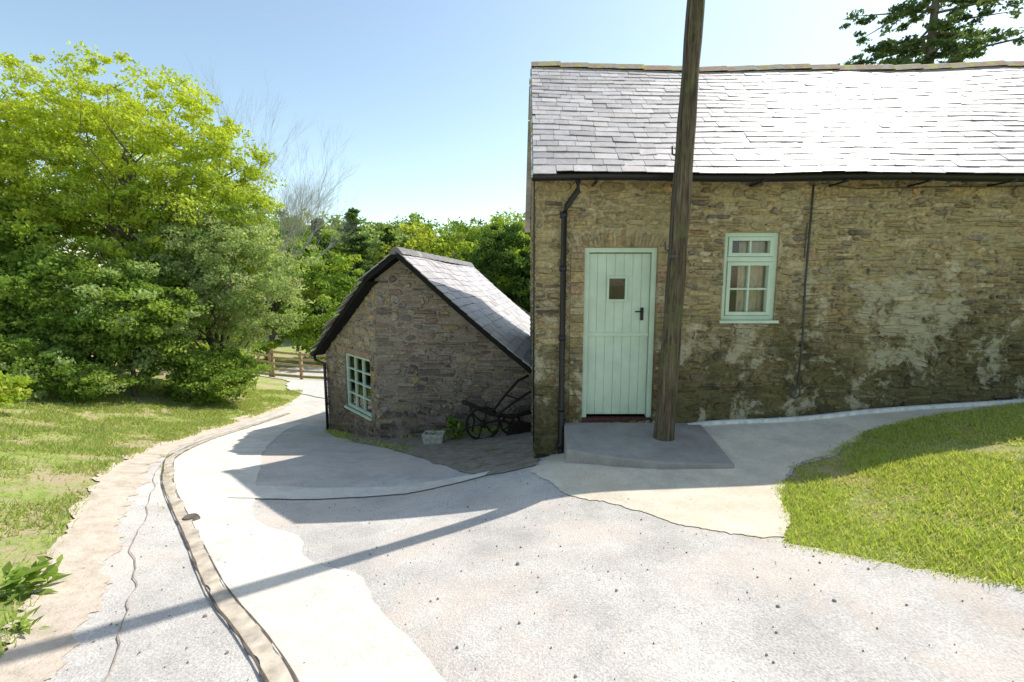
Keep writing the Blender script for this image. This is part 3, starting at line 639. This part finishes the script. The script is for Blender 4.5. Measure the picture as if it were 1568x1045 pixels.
def tree(name,base,ells,nper,nl,leaf,crad,pal,tr=.18,seed=1,gap=.0,limbs=14,mat='leaf',trunk=True,bark='bark',gs=.9,squash=.55,top=None):
    rs=np.random.RandomState(seed); random.seed(seed); par=empty(name)
    bx,by=base; bz=h(bx,by)-.1; cs=[]
    for (c,r,frac) in ells:
        k=int(nper*frac); d=rs.normal(size=(k,3)); d/=np.linalg.norm(d,axis=1,keepdims=True); rr=rs.uniform(.2,1.05,size=(k,1))**.5
        lump=np.array([1+.34*mnoise.noise(Vector(v*2.4+seed)) for v in d])[:,None]
        cs.append(np.array(c)+d*rr*np.array(r)*lump)
    cs=np.concatenate(cs); keep=np.array([mnoise.noise(Vector(v)*gs+Vector((seed,0,0)))>-.30+gap for v in cs]); cs=cs[keep]
    cs=cs[cs[:,2]>H(cs[:,0],cs[:,1])+.05]
    pal=np.array(pal); w=rs.rand(len(cs),1); i0=rs.randint(len(pal),size=len(cs)); cols=pal[i0]*(1-.25*w)
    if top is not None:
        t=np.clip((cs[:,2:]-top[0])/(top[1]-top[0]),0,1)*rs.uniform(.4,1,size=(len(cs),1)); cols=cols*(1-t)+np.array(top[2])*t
    rad=crad*rs.uniform(.5,1.35,size=len(cs)); V,Cc=leaves(cs,rad,nl,leaf,cols,squash,rs)
    bigmesh('foliage',V,4,Cc,M[mat],par)
    if trunk:
        mb=MB(); zt=max(e[0][2] for e in ells); cc=np.mean([e[0] for e in ells],0)
        tp=branchto(mb,(bx,by,bz),(cc[0],cc[1],zt+.3),tr,tr*.25,8,.12)
        pick=rs.choice(len(cs),min(limbs*3,len(cs)),replace=False)
        for j,k in enumerate(pick):
            t=random.uniform(.25,.95); s=tp[int(t*8)]; rr=tr*(1-t)*.5+.012
            if j<limbs: branchto(mb,s,cs[k],rr,.008,6,.3)
            else: branchto(mb,s.lerp(Vector(cs[k]),.3),cs[k],rr*.4,.005,4,.3)
        mb.obj('trunk_and_limbs',M[bark],par,True)
    return par
YG=[(.44,.55,.08),(.50,.60,.09),(.37,.49,.07),(.54,.60,.11)]
MG=[(.25,.37,.075),(.30,.43,.095),(.19,.30,.06),(.37,.48,.11)]
DG=[(.09,.16,.045),(.12,.20,.055),(.07,.13,.04)]
SG=[(.40,.50,.22),(.46,.55,.26),(.34,.45,.18),(.52,.58,.30)]
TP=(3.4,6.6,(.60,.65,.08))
tree('sycamore_tree',(-11.2,14.2),[((-11.0,14,5.0),(3.0,2.4,2.6),.36),((-13.3,14.4,4.8),(2.7,2.4,2.9),.32),((-8.9,13.8,3.9),(1.9,1.8,2.4),.19),((-11.5,13,2.5),(2.6,1.8,1.6),.13)],1300,95,.10,.36,YG+MG[3:],.2,11,-.04,34,top=TP)
tree('beech_tree',(-16,14),[((-16.4,13.6,4.7),(3.0,2.6,3.9),.6),((-14.4,12.8,2.2),(2.2,2,2.2),.4)],900,90,.11,.40,MG+YG[:1],.22,12,-.04,20,top=TP)
tree('hawthorn_tree',(-8.4,13.2),[((-8.05,13.2,1.9),(2.1,1.6,1.9),.65),((-9.6,12.9,1.1),(1.6,1.4,1.7),.35)],820,85,.085,.30,SG,.12,13,-.15,22)
tree('hazel_bush',(-9.2,11.0),[((-9.6,11.2,.8),(1.8,1.3,1.5),1)],420,85,.09,.30,MG+SG[:1],.06,14,-.1,12)
tree('elder_bush',(-11.8,11.2),[((-12,11.2,.9),(2.0,1.5,1.6),1)],440,85,.10,.32,MG,.06,15,-.1,12)
tree('elder_bush.001',(-14.5,11.5),[((-14.4,11.4,1.2),(2.2,1.5,2.0),1)],400,85,.10,.34,MG+DG[:1],.06,16,0,10)
tree('bramble_bush',(-7.9,11.8),[((-8.0,11.9,-.8),(1.2,1.0,.8),1)],200,85,.08,.25,MG,.03,17,0,5)
tree('bramble_bush.001',(-10.4,9.6),[((-10.9,9.7,-.3),(2.3,.9,.8),1)],280,85,.08,.25,MG+SG[:1],.03,18,0,5)
tree('golden_shrub',(-9.2,7.4),[((-8.9,7.6,-.30),(.45,.5,.40),1)],60,80,.08,.2,YG,.03,19,0,4)
tree('verge_scrub',(-10.8,17),[((-11.0,16.5,-1.0),(1.5,1.6,1.5),.5),((-13.5,19.5,-.9),(2.2,2,1.6),.5)],260,90,.11,.35,MG+YG,.05,20,0,6)
tree('roadside_tree',(-14.5,27),[((-15.5,27,1.7),(3.2,2.5,4.9),.55),((-12,29,.4),(3.2,2.5,4.0),.45)],520,90,.2,.62,MG+YG[:1],.2,21,-.1,8)
tree('laurel_tree',(-.3,34),[((-.6,34,1.2),(3.4,3,4.9),.7),((2.6,34,1),(3,3,4.6),.3)],460,100,.22,.6,DG,.25,22,-.1,6)
def conifer(name,base,hgt,r0,pal,seed,nl,leaf,layers=16,start=.1,irregular=.3,k=6,cr=.25):
    rs=np.random.RandomState(seed); random.seed(seed); par=empty(name); bz=h(*base)-.2; mb=MB(); top=Vector((base[0],base[1],bz+hgt)); b=Vector((base[0],base[1],bz))
    mb.tube([b,b.lerp(top,.5),top],[hgt*.012,hgt*.009,.02],8); cs=[]
    for i in range(layers):
        t=start+(1-start)*i/layers; rad=r0*(1-t)**.8*(1+rs.uniform(-irregular,irregular))
        for j in range(k):
            a=rs.uniform(0,6.28); rr=rad*rs.uniform(.5,1.15); z=bz+hgt*t+rs.uniform(-.3,.3); e=Vector((base[0]+math.cos(a)*rr,base[1]+math.sin(a)*rr,z-rr*.18+rs.uniform(-.2,.3)))
            mb.tube([(base[0],base[1],z),e],[hgt*.0025+.01,.01],5,cap=False)
            for q in np.linspace(.3,1,max(3,int(rr*2.2))): p=Vector((base[0],base[1],z)).lerp(e,q); cs.append((p.x+rs.normal()*.1*rr,p.y+rs.normal()*.1*rr,p.z))
    cs=np.array(cs); pal=np.array(pal); cols=pal[rs.randint(len(pal),size=len(cs))]
    V,Cc=leaves(cs,rs.uniform(.3,.6,len(cs))*max(.6,r0*cr),nl,leaf,cols,.35,rs); bigmesh('foliage',V,4,Cc,M['leaf'],par); mb.obj('trunk_and_limbs',M['bark'],par,True)
LP=[(.14,.22,.08),(.18,.26,.09),(.11,.18,.06)]
conifer('larch_tree',(-14.2,42),12.2,3.4,LP,31,50,.3,22,.05)
conifer('larch_tree.001',(-17.8,43),11.6,3.2,LP,32,50,.3,20,.05)
conifer('larch_tree.002',(-11.6,44),10.6,2.8,LP,35,50,.3,20,.05)
conifer('scots_pine',(21.3,25),26,7.8,[(.11,.17,.09),(.15,.21,.10),(.09,.14,.07)],36,52,.20,22,.40,.5,6,.11)
def bare(name,base,seed,l0,r0,lean=(.1,0,1)):
    random.seed(seed); mb=MB(); bz=h(*base)-.2
    def rec(p,d,l,r,dep):
        q=p+d*l; m=p.lerp(q,.5)+Vector((random.uniform(-1,1),random.uniform(-1,1),random.uniform(-1,1)))*l*.07
        mb.tube([p,m,q],[r,r*.85,r*.68],5 if dep>3 else 3,cap=False)
        if dep==0: return
        for i in range(3 if dep>1 else 5):
            nd=(d+Vector((random.uniform(-1,1),random.uniform(-1,1),random.uniform(-.3,.85)))*.5).normalized(); s=m.lerp(q,random.uniform(.2,1)) if i else q
            rec(s,nd,l*random.uniform(.62,.85),r*.55,dep-1)
    rec(Vector((base[0],base[1],bz)),Vector(lean).normalized(),l0,r0,7); mb.obj(name,M['paletwig'])
bare('bare_ash_tree',(-11.2,18.6),5,2.9,.07,(.30,0,1))
bare('bare_ash_tree.001',(-11.7,19),8,3.1,.06,(.18,0,1))
# distant woodland
rs=np.random.RandomState(50); Vs=[];Cs=[]
wp=empty('distant_woodland'); mb=MB()
for i in range(135):
    y_=rs.uniform(46,85); x_=rs.uniform(-.75,.16)*y_; hh=rs.uniform(9,14) ; z_=h(x_,y_); hh=min(hh+0, .156*y_+1.6-z_+rs.uniform(-1.8,.4)); r=hh*.36
    pal=np.array([YG,MG,MG,MG,SG][rs.randint(5)]) ; k=56; d=rs.normal(size=(k,3)); d/=np.linalg.norm(d,axis=1,keepdims=True)
    cs=np.array([x_,y_,z_+hh*.58])+d*rs.uniform(.3,1,size=(k,1))**.5*np.array([r,r,hh*.42]); base=pal[rs.randint(len(pal))]*.8
    V,Cc=leaves(cs,rs.uniform(.6,1.3,k),60,.38,np.tile(base,(k,1))*rs.uniform(.75,1.2,size=(k,1)),.65,rs); Vs.append(V);Cs.append(Cc)
    mb.tube([(x_,y_,z_-.3),(x_,y_,z_+hh*.7)],[.25,.1],6)
bigmesh('foliage',np.concatenate(Vs),4,np.concatenate(Cs),M['leaf'],wp); mb.obj('trunks',M['bark'],wp)
def blades(name,poly,n,hr,wd,pal,seed,dens=1.5):
    rs=np.random.RandomState(seed); b=np.array(poly); X=rs.uniform(b[:,0].min(),b[:,0].max(),n*3);Y=rs.uniform(b[:,1].min(),b[:,1].max(),n*3)
    k=inpoly(X+rs.normal(size=n*3)*.02,Y+rs.normal(size=n*3)*.02,poly)
    X=X[k][:n];Y=Y[k][:n]; pn=np.array([mnoise.noise(Vector((a*1.3,c*1.3,seed)))+.5*mnoise.noise(Vector((a*5,c*5,seed))) for a,c in zip(X,Y)])
    kk=rs.rand(len(X))<np.clip(.75+pn*dens,.10,1); X=X[kk];Y=Y[kk];pn=pn[kk]
    Z=H(X,Y); m=len(X); a=rs.rand(m)*6.283; hh=rs.uniform(*hr,size=m)*(1+.5*pn); dist=np.hypot(X,Y); w=wd*np.clip(dist/3.5,.8,3)
    dx=np.cos(a)*w/2;dy=np.sin(a)*w/2; lx=rs.normal(size=m)*hh*.6;ly=rs.normal(size=m)*hh*.6
    V=np.stack([np.stack([X-dx,Y-dy,Z-.005],1),np.stack([X+dx,Y+dy,Z-.005],1),np.stack([X+lx,Y+ly,Z+hh],1)],1).reshape(-1,3)
    p=np.array(pal)[rs.randint(len(pal),size=m)]*rs.uniform(.75,1.2,size=(m,1)); p=p*(1-np.clip(-pn,0,.7)[:,None])+np.array([.60,.50,.30])*np.clip(-pn,0,.7)[:,None]
    return bigmesh(name,V,3,np.repeat(p,3,0),M['leaf'])
GP=[(.47,.55,.14),(.53,.61,.16),(.41,.50,.12),(.62,.58,.28)]
blades('lawn_grass',[(9,-.6),(5,1.05),(2.65,2.16),(1.72,2.72),(1.96,3.1),(2.24,3.7),(2.66,4.18),(3.2,4.42),(3.8,4.8),(5.95,5.18),(9,5.3)],250000,(.018,.045),.010,GP,61,1.2)
blades('verge_grass',[(-7.4,16),(-6.65,13.1),(-6.1,8.9),(-5.55,7.0),(-4.45,4.9),(-3.4,3.3),(-2.4,2.0),(-2.05,1.0),(-6,.6),(-9,4),(-15,9),(-15,12),(-9,14)],210000,(.02,.065),.010,[(.40,.49,.14),(.46,.54,.16),(.60,.54,.31),(.34,.44,.13)],62,2.8)
blades('edge_weeds',[(-4.2,10.0),(-2.9,7.75),(-1.5,6.6),(-1.4,6.75),(-2.6,7.85),(-4.0,10.0)],4000,(.03,.08),.012,GP,63)
blades('wall_foot_weeds',[(-2.5,7.9),(.2,7.85),(.2,7.98),(-2.5,7.98)],1500,(.03,.12),.012,GP,66,2.5)
blades('channel_weeds',[(-2.9,3.75),(-4.6,6.0),(-4.75,5.95),(-3.0,3.7)],500,(.02,.05),.012,GP,64)
blades('apron_weeds',[(.46,3.80),(.86,3.46),(1.27,3.0),(1.75,2.75),(1.75,2.80),(1.29,3.08),(.88,3.52),(.48,3.86)],700,(.01,.035),.010,GP,65,2.5)
def weed(name,x,y,n,L,ht,seed,pal):
    rs=np.random.RandomState(seed); Vv=[];Cc=[]; z=h(x,y)
    for i in range(n):
        a=rs.rand()*6.28; l=L*rs.uniform(.6,1.2); w=l*.28; e=rs.uniform(.2,1.1); bx=x+rs.normal()*L*.35; by=y+rs.normal()*L*.35; bz=z+rs.uniform(0,ht)
        d=np.array([math.cos(a)*math.cos(e),math.sin(a)*math.cos(e),math.sin(e)]); s=np.array([-math.sin(a),math.cos(a),0])*w/2; o=np.array([bx,by,bz])
        m1=o+d*l*.5; tip=o+d*l+np.array([0,0,-l*.25]); Vv+=[o,m1+s,tip,m1-s]; Cc+=[np.array(pal[rs.randint(len(pal))])*rs.uniform(.7,1.2)]*4
    return bigmesh(name,np.array(Vv),4,np.array(Cc),M['leaf'])
weed('dock_plant',-2.85,2.5,60,.14,.14,70,MG); weed('dock_plant.001',-2.5,2.15,26,.09,.06,71,MG); weed('dock_plant.002',-9.3,7.0,60,.25,.3,72,YG)
weed('planter_flowers',-1.28,7.3,50,.07,.24,73,MG); weed('potted_fern',-1.0,7.6,70,.22,.3,74,MG)
rs=np.random.RandomState(80); n=900; X=rs.uniform(-3,5,n);Y=rs.uniform(.9,5,n)**1.0; k=inpoly(X,Y,TAR);X=X[k];Y=Y[k];Z=H(X,Y)+.012; mb=MB()
for x_,y_,z_ in zip(X,Y,Z):
    s=.003+.005*rs.rand()**3+ (.006 if rs.rand()<.015 else 0); a0=rs.rand()*6
    ring=[(x_+s*rs.uniform(.7,1.3)*math.cos(a0+k*1.047),y_+s*rs.uniform(.7,1.3)*math.sin(a0+k*1.047),z_-.002) for k in range(6)]
    mb.add(ring+[(x_+(p[0]-x_)*.6,y_+(p[1]-y_)*.6,z_+s*.7) for p in ring],[(k,(k+1)%6,6+(k+1)%6,6+k) for k in range(6)]+[tuple(range(6,12))])
mb.obj('loose_gravel',M['pebble'])
# ---------------------------------------------------------------- light, sky, camera
el=math.radians(51.5); az=math.radians(55.5); sd=Vector((math.sin(az)*math.cos(el),math.cos(az)*math.cos(el),math.sin(el)))
sl=bpy.data.lights.new('sun','SUN'); sl.energy=5; sl.angle=math.radians(.5); sl.color=(1,.96,.89); so=link(bpy.data.objects.new('sun',sl)); so.rotation_euler=(-sd).to_track_quat('-Z','Y').to_euler(); so.location=(20,20,30)
w=bpy.data.worlds.new('World'); sc.world=w; w.use_nodes=True; nt=w.node_tree; bg=nt.nodes['Background']; sk=nt.nodes.new('ShaderNodeTexSky'); sk.sky_type='NISHITA'; sk.sun_disc=False
sk.sun_elevation=el; sk.sun_rotation=az; sk.air_density=1.0; sk.dust_density=.7; sk.ozone_density=1.0
mx=mix(nt,1.0,sk.outputs[0],(1.95,1.86,1.58),'MULTIPLY'); nt.links.new(mx,bg.inputs[0]); bg.inputs[1].default_value=.14
cam=bpy.data.cameras.new('camera'); co=link(bpy.data.objects.new('camera',cam)); co.location=(0,0,1.6); co.rotation_euler=(math.radians(83),0,0); cam.lens=16.14; cam.sensor_width=36; cam.clip_end=2000; cam.clip_start=.05; sc.camera=co
sc.view_settings.view_transform='Standard'; sc.view_settings.look='None'; sc.view_settings.exposure=0
